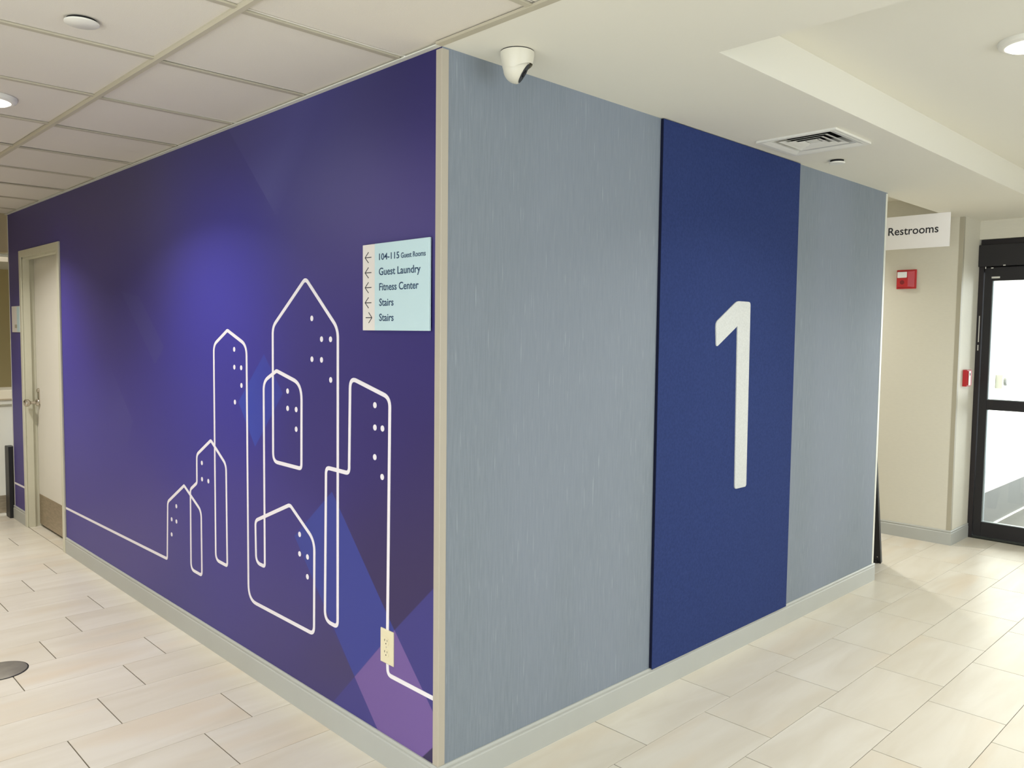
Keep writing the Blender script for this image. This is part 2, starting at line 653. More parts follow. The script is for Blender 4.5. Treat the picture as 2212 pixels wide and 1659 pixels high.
# room shell out of sight
wall_door = MB()
wall_door.box((0.044, 5.25, 2.30), (4.8, 5.37, 2.75))
wall_door.box((1.13, 5.25, 0), (4.8, 5.37, 2.30))
struct(wall_door.build('wall_entrance', m_beige))
wall_rear = MB()
wall_rear.box((-5.44, -2.25, 0), (-0.72, -2.13, HC))  # unseen corridor wall, set in close to bounce light onto the ceiling
wall_rear.box((-0.72, -3.4, 0), (-0.6, -2.13, HC))
wall_rear.box((3.8, -3.4, 0), (4.72, -3.28, 2.62))
wall_rear.box((-0.6, -3.4, 0), (3.8, -3.28, 0.3))
wall_rear.box((-0.6, -3.4, 2.4), (3.8, -3.28, 2.75))
struct(wall_rear.build('wall_rear', m_beige))
wall_side = MB()
wall_side.box((4.6, -3.28, 0), (4.72, -1.1, 2.75))
wall_side.box((4.6, 3.5, 0), (4.72, 5.25, 2.75))
wall_side.box((4.6, -1.1, 0), (4.72, 3.5, 0.3))
wall_side.box((4.6, -1.1, 2.4), (4.72, 3.5, 2.75))
struct(wall_side.build('wall_side', m_beige))
# end of the corridor: header with an opening, room behind
we = MB()
we.box((-5.56, -2.25, 2.146), (-5.44, 0.0, 2.62))
we.box((-5.56, -2.25, 0), (-5.44, -1.85, 2.146))
struct(we.build('wall_end', mat('tan_paint', (186, 172, 140), 0.6)), 'tan header over the opening at the corridor end')
wb = MB()
wb.box((-9.42, -2.6, 0), (-9.3, 3.0, 2.35))
struct(wb.build('wall_back_room', mat('ochre_paint', (196, 178, 128), 0.6)), 'ochre wall of the room beyond the corridor')
wb = MB()
wb.box((-9.3, 2.4, 0), (-5.44, 2.52, 2.35))
wb.box((-9.3, -2.6, 0), (-5.56, -2.48, 2.35))
struct(wb.build('wall_back_room_side', m_beige))

# ------------------------------------------------------------------ ceilings
cm = MB()
TX0, TX1, TY0, TY1 = 0.590, 2.75, 0.645, 4.30      # raised tray
TD = 0.150
VX, VY, VO = 0.272, 1.976, 0.142                   # vent opening
cm.box((0.0, 0.0, HC), (TX0, VY - VO, HC + 0.30))
cm.box((0.0, VY + VO, HC), (TX0, 5.25, HC + 0.30))
cm.box((0.0, VY - VO, HC), (VX - VO, VY + VO, HC + 0.30))
cm.box((VX + VO, VY - VO, HC), (TX0, VY + VO, HC + 0.30))
cm.box((-0.046, RY, HC), (0.0, 5.25, HC + 0.30))
cm.box((TX1, 0.0, HC), (4.6, 5.25, HC + 0.30))
cm.box((TX0, 0.0, HC), (TX1, TY0, HC + 0.30))
cm.box((TX0, TY1, HC), (TX1, 5.25, HC + 0.30))
cm.box((TX0, TY0, HC + TD), (TX1, TY1, HC + 0.30))
ceiling = struct(cm.build('ceiling', m_dry), 'cream plaster ceiling with a raised tray')
struct(MB().box((-4.2, RY, 2.60), (-0.046, 4.99, 2.70)).build('ceiling_hall', m_dry))
struct(MB().box((-9.3, -2.48, 2.25), (-5.56, 2.4, 2.35)).build('ceiling_back_room', m_dry))
struct(MB().box((-0.08, 5.37, 2.62), (3.4, 9.6, 2.75)).build('ceiling_vestibule', m_dry))

# suspended grid over the corridor
TP = 0.6096
GX0 = -0.186
TEE_Y = [-0.575, -0.575 - TP, -0.575 - 2 * TP, -0.575 - 3 * TP, -0.575 - 4 * TP]
tile_mesh = {}
susp = struct(MB().box((LX, -3.28, HC + 0.12), (4.6, 0.0, HC + 0.16)).build('ceiling_suspended', m_dry),
              'suspended tile ceiling over the corridor')
xs = [GX0 + TP * k for k in range(-9, 9)]
xs = [max(LX, min(4.6, x)) for x in xs]
xs = sorted(set([LX] + [x for x in xs if LX < x < 4.6] + [4.6]))
rows = [(-0.575, 0.0), (-0.575 - TP, -0.575), (-0.575 - 2 * TP, -0.575 - TP), (-0.575 - 3 * TP, -0.575 - 2 * TP), (-3.28, -0.575 - 3 * TP)]
for y0, y1 in rows:
    for i in range(len(xs) - 1):
        x0, x1 = xs[i], xs[i + 1]
        w, d = x1 - x0, y1 - y0
        if w < 0.05 or d < 0.05:
            continue
        key = (round(w, 3), round(d, 3))
        dz = random.uniform(-0.0012, 0.0012)
        org = Vector(((x0 + x1) / 2, (y0 + y1) / 2, HC + 0.010))
        if key not in tile_mesh:
            o = MB().box((org.x - w / 2 + 0.003, org.y - d / 2 + 0.003, org.z), (org.x + w / 2 - 0.003, org.y + d / 2 - 0.003, org.z + 0.015),
                         0.002, 1).build('ceiling_tile', m_ctile, susp, origin=org)
            tile_mesh[key] = o
        else:
            o = tile_mesh[key].copy()
            C.objects.link(o)
        o.location = org + Vector((0, 0, dz)) - susp.location
for k, y in enumerate(TEE_Y[:4]):
    w = 0.014
    o = MB().prism([(LX, y - w, HC + 0.004), (LX, y - w * 0.55, HC - 0.003), (LX, y + w * 0.55, HC - 0.004), (LX, y + w, HC + 0.003),
                    (LX, y + w, HC + 0.009), (LX, y - w, HC + 0.009)], (4.6 - LX, 0, 0)).build('main_tee', m_tee, susp)
edges = [(-3.28, TEE_Y[3])] + [(TEE_Y[k + 1], TEE_Y[k]) for k in range(3)][::-1] + [(TEE_Y[0], -0.022)]
for y0, y1 in edges:
    for i, x in enumerate(xs[1:-1]):
        off = 0.016 if y1 > -0.1 else 0.0
        o = MB().box((x - 0.0115 - off, y0 + 0.012, HC + 0.002), (x + 0.0115 - off, y1 - 0.012 if y1 < -0.1 else y1, HC + 0.0085), 0.001, 1).build('cross_tee', m_tee, susp)
MB().box((LX, -0.020, HC - 0.001), (0.0, -0.0005, HC + 0.003)).box((LX, -0.003, HC), (0.0, -0.0005, HC + 0.01)).build('wall_angle', m_guardw, susp)
MB().prism([(0.0, -0.026, HC - 0.001), (0.0, 0.0, HC - 0.001), (4.6, 0.0, HC - 0.001), (4.6, -0.018, HC - 0.001)], (0, 0, 0.008)).build('wall_angle', m_tee, susp)

# ------------------------------------------------------------------ floor
floor = MB()
floor.box((-9.3, -3.28, -0.05), (4.6, 5.30, -0.0025))
floor = struct(floor.build('floor', m_grout), 'pale stone tile floor laid in a third-offset pattern')
struct(MB().box((0.044, 5.30, -0.05), (3.4, 9.6, -0.002)).build('floor_vestibule', m_vfloor))
XL = {3: 1.155, 2: 0.860, 1: 0.560, 0: 0.263, -1: -0.042, -2: -0.347, -3: -0.651, -4: -0.954, -5: -1.246, -6: -1.545, -7: -1.827,
      -8: -2.113, -9: -2.400, -10: -2.691, -11: -2.984, -12: -3.272, -13: -3.563, -14: -3.865, -15: -4.165, -16: -4.475, -17: -4.762}
for k in range(4, 16):
    XL[k] = 1.155 + 0.2963 * (k - 3)
for k in range(-18, -34, -1):
    XL[k] = -4.762 + 0.2963 * (k + 17)
PY = 0.594
tiles = []
for k in range(-32, 12):
    x0, x1 = XL[k], XL[k + 1]
    y00 = 0.006 - 0.198 * k
    if k <= -4:
        y00 = -0.376 + 0.1965 * (-4 - k)
    y00 -= math.floor((y00 + 3.3) / PY) * PY
    y = y00 - PY
    while y < 5.3:
        a0, a1 = max(y, -3.28), min(y + PY, 5.26)
        segs = [(a0, a1)]
        b0, b1 = x0, x1
        if x0 < 0.0 and x1 > -5.44:
            # clip against the block, hallway floor kept
            segs2 = []
            lim_far = 4.87
            if x1 <= 0.0 or x0 < 0:
                for s0, s1 in segs:
                    if s0 < 0.0:
                        segs2.append((s0, min(s1, 0.0), x0, x1))
                    if s1 > RY and x1 > -4.2:
                        segs2.append((max(s0, RY), min(s1, lim_far), x0, x1))
                    if x1 > 0.0 and s1 > 0.0:
                        segs2.append((max(s0, 0.0), min(s1, RY), 0.0, x1))
                    if x1 > 0.044 and s1 > lim_far:
                        segs2.append((max(s0, lim_far), s1, 0.044, x1))
            if x0 < -4.75 and x1 > -5.06:
                pass
            segs = segs2
        else:
            segs = [(s0, s1, x0, x1) for s0, s1 in segs]
        for s0, s1, u0, u1 in segs:
            if s1 - s0 > 0.012 and u1 - u0 > 0.012:
                tiles.append((u0, u1, s0, s1))
        y += PY
# threshold strip inside the door recess
tiles.append((-5.04, -4.76, 0.0, 0.10))
tiles.append((-4.76, -4.475, 0.0, 0.10))
tiles.append((-4.475, -4.10, 0.0, 0.10))


def seen(t):
    u0, u1, s0, s1 = t
    best = 0
    for px in (u0, (u0 + u1) / 2, u1):
        for py in (s0, (s0 + s1) / 2, s1):
            d = Vector((px, py, 0)) - CAM
            z = d.dot(fw)
            if z < 0.2:
                continue
            X = 1106 + FPX * d.dot(r2) / z
            Y = 829.5 - FPX * d.dot(u2) / z
            if -40 < X < 2252 and -40 < Y < 1700:
                # hidden behind the block?
                hid = False
                for q in range(1, 30):
                    p = CAM + d * (q / 30.0)
                    if -5.44 < p.x < -0.02 and 0.02 < p.y < RY:
                        hid = True
                        break
                if not hid:
                    best = max(best, (u1 - u0) * (s1 - s0) / (z ** 3))
    return best


scored = sorted([(seen(t), i) for i, t in enumerate(tiles)], reverse=True)
vis = set(i for s, i in scored[:295] if s > 0)
tmesh = {}
rest = MB()
for i, (u0, u1, s0, s1) in enumerate(tiles):
    g1, g2 = 0.0011, 0.0021
    if i in vis:
        org = Vector(((u0 + u1) / 2, (s0 + s1) / 2, 0))
        key = (round(u1 - u0, 3), round(s1 - s0, 3))
        if key in tmesh:
            o = tmesh[key].copy()
            C.objects.link(o)
        else:
            o = MB().box((u0 + g1, s0 + g2, -0.008), (u1 - g1, s1 - g2, 0.0), 0.0006, 1).build('floor_tile', m_tile, floor, origin=org)
            tmesh[key] = o
        o.location = org
    else:
        rest.box((u0 + g1, s0 + g2, -0.008), (u1 - g1, s1 - g2, 0.0))
ro = rest.build('floor_tile_field', m_tile, floor)
ro['kind'] = 'stuff'

# ------------------------------------------------------------------ baseboards
BPROF = [(0.0, 0.0), (0.010, 0.0), (0.0095, 0.088), (0.0065, 0.091), (0.0065, 0.096), (0.0085, 0.099), (0.0085, 0.104), (0.005, 0.110), (0.0, 0.110)]


def baseboard(name, p0, p1, nrm, ext0=0.0, ext1=0.0, top=True):
    """runs from p0 to p1 along the wall; nrm = outward; ext = mitre growth at the ends"""
    p0, p1, n = Vector((*p0, 0)), Vector((*p1, 0)), Vector((*nrm, 0))
    d = (p1 - p0).normalized()
    bm = bmesh.new()
    A = [bm.verts.new(p0 - d * (ext0 * o / 0.01) + n * o + Vector((0, 0, z))) for o, z in BPROF]
    B = [bm.verts.new(p1 + d * (ext1 * o / 0.01) + n * o + Vector((0, 0, z))) for o, z in BPROF]
    k = len(BPROF)
    for i in range(k):
        bm.faces.new([A[i], A[(i + 1) % k], B[(i + 1) % k], B[i]])
    bm.faces.new(A[::-1])
    bm.faces.new(B)
    m = MB()
    m.bm.free()
    m.bm = bm
    return struct(m.build(name, m_base))


baseboard('baseboard_left', (DX1 + 0.002, 0), (0, 0), (0, -1), 0, 0.01)
baseboard('baseboard_left', (LX, 0), (DX0 - 0.002, 0), (0, -1), 0.01, 0)
baseboard('baseboard_right', (0, 0), (0, RY + 0.01), (1, 0), 0.01, 0.0)
baseboard('baseboard_far', (-4.2, 4.87), (0.044, 4.87), (0, -1), 0, 0.01)
baseboard('baseboard_return', (0.044, 4.87), (0.044, 5.262), (1, 0), 0.01, 0)


# ------------------------------------------------------------------ corner guards
def guard(name, x, y, dx, dy, w, t, m, z0=0.108, z1=2.434):
    """outer corner at (x,y); one leg along dx, other along dy (signs), thickness outward"""
    pts = [(x + dx * w, y), (x + dx * w, y - dy * t), (x - dx * t * 0.3, y - dy * t), (x - dx * t, y - dy * t * 0.3), (x - dx * t, y + dy * w), (x, y + dy * w), (x, y)]
    return MB().prism([(a, c, z0) for a, c in pts], (0, 0, z1 - z0)).build(name, m)


struct(guard('trim_1', 0.0, 0.0, -1, 1, 0.026, 0.0022, m_guard), 'beige vertical corner guard between mural and grey wall')
g2 = guard('trim_2', 0.0, RY, -1, -1, 0.022, 0.002, m_guardw)
struct(g2, 'thin white corner guard at the far end of the grey wall')
struct(guard('trim_3', 0.044, 4.87, -1, 1, 0.028, 0.002, m_guardg, 0.112, 2.434), 'grey-beige corner guard beside the entrance door')
struct(MB().box((LX - 0.002, -0.002, 0.108), (LX + 0.012, 0.0, 2.434)).box((LX - 0.002, -0.002, 0.108), (LX, 0.02, 2.434)).build('trim_4', m_guardw))


# ------------------------------------------------------------------ mural line work
def rounded(pts, rad):
    out = [Vector(pts[0])]
    n = len(pts)
    for i in range(1, n - 1):
        p, a, c = Vector(pts[i]), Vector(pts[i - 1]), Vector(pts[i + 1])
        da, dc = (a - p), (c - p)
        la, lc = da.length, dc.length
        da.normalize()
        dc.normalize()
        ang = math.acos(max(-1, min(1, da.dot(dc))))
        t = min(0.55 * rad[i] / max(0.05, math.tan(ang / 2)), la * 0.46, lc * 0.46)
        s, e = p + da * t, p + dc * t
        for k in range(9):
            u = k / 8.0
            out.append(s * (1 - u) ** 2 + p * 2 * u * (1 - u) + e * u * u)
    out.append(Vector(pts[-1]))
    return out


def ribbon(pts2, width, yfront, thick, mbld):
    """pts2 in (x,z); closed cross-section strip lying on the wall"""
    n = len(pts2)
    prev = None
    for i in range(n):
        yf = yfront - 0.0008 * i / n
        a, c = pts2[max(0, i - 1)], pts2[min(n - 1, i + 1)]
        d = (c - a).normalized()
        nn = Vector((-d.y, d.x))
        # mitre length
        if 0 < i < n - 1:
            d1 = (pts2[i] - a).normalized()
            k = max(0.5, abs(nn.dot(Vector((-d1.y, d1.x)))))
        else:
            k = 1
        L = pts2[i] + nn * (width / 2 / k)
        R = pts2[i] - nn * (width / 2 / k)
        ring = [mbld.bm.verts.new((L.x, yf, L.y)), mbld.bm.verts.new((R.x, yf, R.y)),
                mbld.bm.verts.new((R.x, yfront + thick, R.y)), mbld.bm.verts.new((L.x, yfront + thick, L.y))]
        if prev:
            for k in range(4):
                mbld.face([prev[k], prev[(k + 1) % 4], ring[(k + 1) % 4], ring[k]])
        else:
            mbld.face(ring[::-1])
        prev = ring
    mbld.face(prev)


PATH = [(-4.0618, 0.312, 0), (-2.2756, 0.3312, 0.03), (-2.2573, 0.6398, 0.07), (-2.0417, 0.757, 0.02), (-1.8391, 0.6602, 0.1), (-1.8396, 0.3396, 0.04), (-1.969, 0.3424, 0.07), (-1.9641, 0.7494, 0.05), (-1.8847, 0.7933, 0.04), (-1.8819, 0.9338, 0.07), (-1.7195, 1.0204, 0.03), (-1.5581, 0.9238, 0.1), (-1.5567, 0.4484, 0.03), (-1.6796, 0.4521, 0.07), (-1.6746, 1.476, 0.1), (-1.5292, 1.5449, 0.04), (-1.3422, 1.4799, 0.12), (-1.3449, 0.3414, 0.13), (-0.783, 0.3396, 0.06), (-0.7772, 0.7188, 0.14), (-0.9694, 0.8312, 0.06), (-1.2732, 0.7124, 0.06), (-1.2693, 0.5273, 0.07), (-1.1893, 0.5251, 0.03), (-1.1872, 1.3287, 0.11), (-1.0734, 1.3788, 0.04), (-0.8702, 1.3335, 0.14), (-0.8747, 0.9932, 0.035), (-1.108, 0.9948, 0.07), (-1.1036, 1.5614, 0.11), (-0.8359, 1.7513, 0.055), (-0.6027, 1.5554, 0.14), (-0.6091, 0.4164, 0.045), (-0.7006, 0.419, 0.08), (-0.6885, 1.0225, 0.045), (-0.5282, 1.0204, 0.04), (-0.5199, 1.3767, 0.06), (-0.2722, 1.3177, 0.08), (-0.2845, 0.4925, 0.0)]
PATH2 = [(-0.2856, 0.3783, 0), (-0.2827, 0.3338, 0.045), (-0.0144, 0.3342, 0)]
PATH3 = [(-5.5169, 0.2939, 0), (-5.0638, 0.299, 0)]
for P in (PATH, PATH2, PATH3):
    w = [(p[0], p[1]) for p in P]
    pts = rounded([Vector(p) for p in w], [p[2] for p in P])
    pts = [p for p in pts if True]
    cl = [pts[0]]
    for p in pts[1:]:
        if (p - cl[-1]).length > 0.002:
            cl.append(p)
    # keep clear of the ends
    if P is PATH3:
        cl = [Vector((LX + 0.012, cl[0].y)), Vector((DX0, cl[-1].y))]
    if P is PATH:
        cl[0].x = max(cl[0].x, DX1)
    if P is PATH2:
        cl[-1].x = min(cl[-1].x, -0.026)
    mbd = MB()
    ribbon(cl, 0.0155, -0.0008, 0.0007, mbd)
    lab(mbd.build('mural_line', m_line, wall_left), 'white printed skyline line')
DOTS = [(-1.463, 1.4598), (-1.4634, 1.3795), (-1.3959, 1.3793), (-1.3949, 1.3005), (-1.4609, 1.2215), (-0.7901, 1.5947), (-0.719, 1.5149), (-0.6547, 1.5152), (-0.7903, 1.4358), (-0.7195, 1.4353), (-0.6542, 1.3612), (-0.9828, 1.2995), (-0.9836, 1.2286), (-0.9144, 1.229), (-0.9152, 1.149), (-0.3631, 1.286), (-0.363, 1.2064), (-0.3171, 1.207), (-0.3637, 1.1005), (-0.3184, 1.0354), (-1.8243, 0.8997), (-1.8246, 0.82), (-1.7525, 0.8201), (-2.1441, 0.6347), (-2.2082, 0.5552), (-2.1459, 0.5544), (-2.2112, 0.4746), (-0.8924, 0.7226), (-0.8932, 0.6422), (-0.831, 0.6426), (-0.8324, 0.5615)]
dot0 = None
for x, z in DOTS:
    if dot0 is None:
        pts = [(x + 0.0109 * math.cos(2 * PI * k / 20), -0.0008, z + 0.0109 * math.sin(2 * PI * k / 20)) for k in range(20)]
        dot0 = lab(MB().prism(pts, (0, 0.0007, 0)).build('mural_dot', m_line, wall_left, origin=(x, 0, z)), 'white printed dot')
    else:
        o = dot0.copy()
        C.objects.link(o)
        o.location = (x, 0, z)


# ------------------------------------------------------------------ text helper
def text_mesh(s, x0, x1, z0, cap, font_cap=None):
    """flat text in the XZ plane, left edge x0, right edge x1, baseline z0, capital height cap -> list of polygons"""
    cu = bpy.data.curves.new('t', 'FONT')
    cu.body = s
    cu.resolution_u = 3
    cu.fill_mode = 'FRONT'
    cu.offset = 0.010
    to = bpy.data.objects.new('t', cu)
    C.objects.link(to)
    dg = bpy.context.evaluated_depsgraph_get()
    me = bpy.data.meshes.new_from_object(to.evaluated_get(dg))
    cu2 = bpy.data.curves.new('t', 'FONT')
    cu2.body = 'H'
    to2 = bpy.data.objects.new('t', cu2)
    C.objects.link(to2)
    dg = bpy.context.evaluated_depsgraph_get()
    mh = bpy.data.meshes.new_from_object(to2.evaluated_get(dg))
    H = max(v.co.y for v in mh.vertices)
    xa = min(v.co.x for v in me.vertices)
    xb = max(v.co.x for v in me.vertices)
    for v in me.vertices:
        u = (v.co.x - xa) / (xb - xa)
        v.co = Vector((x0 + (x1 - x0) * u, 0, z0 + v.co.y / H * cap))
    bpy.data.objects.remove(to)
    bpy.data.objects.remove(to2)
    return me


def add_mesh(mb, me, mtx=None):
    bm2 = bmesh.new()
    bm2.from_mesh(me)
    bm2.normal_update()
    if bm2.faces and sum(f.normal.y for f in bm2.faces) > 0:
        bmesh.ops.reverse_faces(bm2, faces=bm2.faces)
    r = bmesh.ops.extrude_face_region(bm2, geom=bm2.faces[:])
    vs_ = [g for g in r['geom'] if isinstance(g, bmesh.types.BMVert)]
    bmesh.ops.translate(bm2, verts=vs_, vec=(0, -0.0008, 0))
    tmp = bpy.data.meshes.new('tmp')
    bm2.to_mesh(tmp)
    bm2.free()
    if mtx:
        tmp.transform(mtx)
    mb.bm.from_mesh(tmp)


def stroke(mb, p, q, w, y):
    p, q = Vector(p), Vector(q)
    d = (q - p).normalized()
    n = Vector((-d.y, d.x)) * w / 2
    loop = [p + n, p - n, q - n, q + n]
    mb.prism([(v.x, y, v.y) for v in loop], (0, -0.0007, 0))


# ------------------------------------------------------------------ directory sign
sx0, sx1, sz0, sz1 = -0.4225, -0.0410, 1.550, 1.850
sdiv = -0.3470
sg = thing('directory_sign', 'pale aqua directory sign with arrows on the purple wall by the corner', 'sign', (-0.232, 0, sz0))
MB().box((sx0 + 0.012, -0.006, sz0 + 0.012), (sx1 - 0.012, -0.0002, sz1 - 0.012)).build('backing', m_blackp, sg)
lab(MB().box((sx0, -0.0115, sz0), (sdiv, -0.006, sz1), 0.0006, 1).build('arrow_panel', m_signw, sg), 'white arrow strip')
lab(MB().box((sdiv + 0.0005, -0.0135, sz0), (sx1, -0.006, sz1), 0.0008, 1).build('text_panel', m_signa, sg), 'pale aqua text panel')
rowz = [1.7925, 1.7405, 1.688, 1.635, 1.583]
for i, (s, a, e, cap) in enumerate([('104-115', -0.319, -0.203, 0.0215), ('Guest Laundry', -0.320, -0.0870, 0.0245), ('Fitness Center', -0.318, -0.0970, 0.0245),
                                    ('Stairs', -0.318, -0.2350, 0.0245), ('Stairs', -0.318, -0.2345, 0.0245)]):
    mb = MB()
    add_mesh(mb, text_mesh(s, a, e, rowz[i], cap), Matrix.Translation((0, -0.0135, 0)))
    if i == 0:
        add_mesh(mb, text_mesh('Guest Rooms', -0.1935, -0.0605, rowz[i], 0.0170), Matrix.Translation((0, -0.0135, 0)))
    lab(mb.build('lettering', m_signt, sg, fix=False), 'dark blue lettering')
for i, z in enumerate([1.805, 1.752, 1.700, 1.647, 1.5945]):
    mb = MB()
    a, e = (-0.4075, -0.369) if i < 4 else (-0.365, -0.4035)
    mid = -0.386 if i < 4 else -0.3855
    stroke(mb, (a, z), (e, z), 0.0028, -0.0115)
    stroke(mb, (a, z), (mid, z + 0.0185), 0.0028, -0.0115)
    stroke(mb, (a, z), (mid, z - 0.0185), 0.0028, -0.0115)
    lab(mb.build('arrow', m_ink, sg), 'black arrow')

# small room sign beyond the door
rs = thing('room_sign', 'small pale room sign left of the white door on the purple wall', 'sign', (-5.225, 0, 1.512))
MB().box((-5.345, -0.008, 1.512), (-5.105, -0.0003, 1.715), 0.001, 1).build('plate', m_signw, rs)
MB().box((-5.185, -0.0095, 1.516), (-5.109, -0.008, 1.711)).build('aqua_strip', m_signa, rs)
MB().box((-5.255, -0.0092, 1.545), (-5.165, -0.008, 1.572)).build('pictogram', m_guardg, rs)

# ------------------------------------------------------------------ wall outlet
ot = thing('wall_outlet', 'cream duplex wall outlet at the end of the printed white line', 'outlet', (-0.2835, 0, 0.37))
OX, OZ = -0.2845, 0.434
mb = MB()
w, h = 0.0385, 0.0615
fr_ = [(OX - w, -0.0005, OZ - h), (OX + w, -0.0005, OZ - h), (OX + w, -0.0005, OZ + h), (OX - w, -0.0005, OZ + h)]
bm = mb.bm
A = [bm.verts.new(p) for p in fr_]
B = [bm.verts.new((OX + sx * (w - 0.0005), -0.0032, OZ + sz * (h - 0.0005))) for sx, sz in ((-1, -1), (1, -1), (1, 1), (-1, 1))]
D = [bm.verts.new((OX + sx * (w - 0.004), -0.0062, OZ + sz * (h - 0.004))) for sx, sz in ((-1, -1), (1, -1), (1, 1), (-1, 1))]
for k in range(4):
    bm.faces.new([A[k], A[(k + 1) % 4], B[(k + 1) % 4], B[k]])
    bm.faces.new([B[k], B[(k + 1) % 4], D[(k + 1) % 4], D[k]])
bm.faces.new(D)
bm.faces.new(A[::-1])
mb.build('cover_plate', m_cream, ot)
for dz in (0.0205, -0.0205):
    r = 0.0165
    pts = []
    for k in range(28):
        a = 2 * PI * k / 28
        pts.append((OX + r * math.cos(a), -0.0062, OZ + dz + max(-0.0138, min(0.0138, r * math.sin(a)))))
    rec = MB().prism(pts, (0, -0.0014, 0)).build('receptacle', m_cream, ot)
    mb = MB()
    mb.box((OX - 0.0078, -0.0081, OZ + dz + 0.000), (OX - 0.0060, -0.0074, OZ + dz + 0.0085))
    mb.box((OX - 0.0098, -0.0081, OZ + dz + 0.0030), (OX - 0.0060, -0.0074, OZ + dz + 0.0048))
    mb.box((OX + 0.0060, -0.0081, OZ + dz + 0.0005), (OX + 0.0077, -0.0074, OZ + dz + 0.0080))
    mb.lathe([(0.0, 0.0), (0.0024, 0.0), (0.0024, 0.0005), (0, 0.0005)], (OX, -0.0076, OZ + dz - 0.0075), (0, -1, 0), 12)
    lab(mb.build('slot', m_dark, rec), 'dark plug slots')
MB().lathe([(0.0, 0.0), (0.0028, 0.0), (0.0024, 0.0008), (0, 0.001)], (OX, -0.0062, OZ), (0, -1, 0), 14).build('screw', m_guard, ot)

# ------------------------------------------------------------------ hinged door in the mural wall
dr = bpy.data.objects.new('door_1', None)
C.objects.link(dr)
dr.location = (-4.57, 0, 0)
struct(dr, 'cream door in a pale metal frame set in the purple wall')
FW = 0.05
mb = MB()
for x0, x1 in ((DX0, DX0 + FW), (DX1 - FW, DX1)):
    mb.box((x0, -0.012, 0), (x1, 0.0, DZ), 0.0025, 2)
mb.box((DX0 + FW - 0.002, -0.0109, DZ - FW), (DX1 - FW + 0.002, 0.0, DZ - 0.0003), 0.0015, 1)
# jamb returns, rebate and stop
for x0, x1 in ((DX0, DX0 + FW), (DX1 - FW, DX1)):
    mb.box((x0, 0.0, 0), (x1, 0.13, DZ))
mb.box((DX0 + FW, 0.0005, DZ - FW), (DX1 - FW, 0.13, DZ - 0.001))
mb.box((DX0 + FW - 0.001, 0.0, 0), (DX0 + FW + 0.016, 0.045, DZ - FW))
mb.box((DX1 - FW - 0.016, 0.0, 0), (DX1 - FW + 0.001, 0.045, DZ - FW))
mb.box((DX0 + FW, 0.0, DZ - FW - 0.016), (DX1 - FW, 0.045, DZ - FW + 0.001))
mb.build('door_frame', m_frame, dr)
mb = MB()
mb.box((DX0 + FW + 0.006, 0.078, 0.019), (DX1 - FW - 0.004, 0.122, DZ - FW - 0.006), 0.0015, 1)
leaf = mb.build('door_leaf', m_door, dr)
MB().box((DX0 + FW + 0.010, 0.0765, 0.022), (DX1 - FW - 0.012, 0.079, 0.256), 0.0005, 1).build('kick_plate', m_kick, leaf)
hx = -4.965
mb = MB()
pts = []
for k in range(24):
    a = 2 * PI * k / 24
    pts.append((hx + 0.021 * math.cos(a), 0.078, (1.065 if math.sin(a) > 0 else 0.975) + 0.021 * math.sin(a)))
mb.prism(pts, (0, -0.008, 0))
kn = mb.build('rose_plate', m_chrome, leaf)
MB().lathe([(0.024, 0.0), (0.030, 0.004), (0.024, 0.016), (0.013, 0.022), (0.0, 0.022)], (hx, 0.071, 0.975), (0, -1, 0), 28).build('rose', m_chrome, leaf, smooth=True)
MB().lathe([(0.0105, 0.0), (0.0105, 0.035), (0.017, 0.042), (0.0275, 0.052), (0.0295, 0.064), (0.026, 0.076), (0.014, 0.084), (0.0, 0.086)],
           (hx, 0.055, 0.975), (0, -1, 0), 30).build('door_knob', m_chrome, leaf, smooth=True)
MB().lathe([(0.015, 0.0), (0.0145, 0.008), (0.010, 0.011), (0.0, 0.012)], (hx, 0.07, 1.066), (0, -1, 0), 24).build('deadbolt', m_chrome, leaf, smooth=True)
MB().box((DX0 + FW, 0.13, 0), (DX1 - FW, 0.14, DZ)).build('door_void', m_dark, dr)

# ------------------------------------------------------------------ counter and fixture beyond the corridor
ct = thing('service_counter', 'white waist-high service counter with metal kick band beyond the corridor end', 'counter', (-5.86, 0.2, 0))
MB().box((-6.02, -1.5, 0.0), (-5.72, 1.6, 0.895), 0.002, 1).build('body', m_door, ct)
MB().box((-6.10, -1.55, 0.955), (-5.70, 1.65, 1.03), 0.004, 2).build('worktop', mat('counter_cream', (224, 212, 188), 0.35), ct)
MB().box((-6.04, -1.5, 0.895), (-5.712, 1.6, 0.948), 0.002, 1).build('apron', m_door, ct)
lab(MB().box((-5.712, -1.5, 0.948), (-5.698, 1.6, 0.958)).build('wood_rail', m_pull, ct), 'tan rail under the worktop')  # wooden strip, tan in its own colour
MB().box((-5.712, -0.055, 0.905), (-5.700, 0.9, 0.914), 0.002, 1).build('pull_bar', m_guardg, ct)
MB().box((-5.72, -1.5, 0.004), (-5.716, 1.6, 0.150), 0.0008, 1).build('kick_plate', m_kick, ct)
fx = thing('ceiling_fixture', 'flat pale ceiling light beyond the tan header', 'light', (-7.2, 0.2, 2.25))
MB().box((-7.55, -0.30, 2.225), (-6.95, 0.50, 2.25), 0.004, 1).build('housing', m_white, fx)
MB().box((-7.50, -0.25, 2.216), (-7.00, 0.45, 2.226), 0.004, 2).build('diffuser', m_dimlens, fx)
bd = thing('standing_board', 'dark thin board standing on edge at the end of the purple wall', 'board', (-5.53, -0.02, 0))
MB().box((-5.575, -0.032, 0.0), (-5.462, 0.014, 0.585), 0.002, 1).build('board', m_blackp, bd)
MB().box((-5.577, -0.0325, 0.005), (-5.572, -0.018, 0.58)).build('edge_strip', mat('teal_black_edge', (44, 60, 66), 0.4), bd)

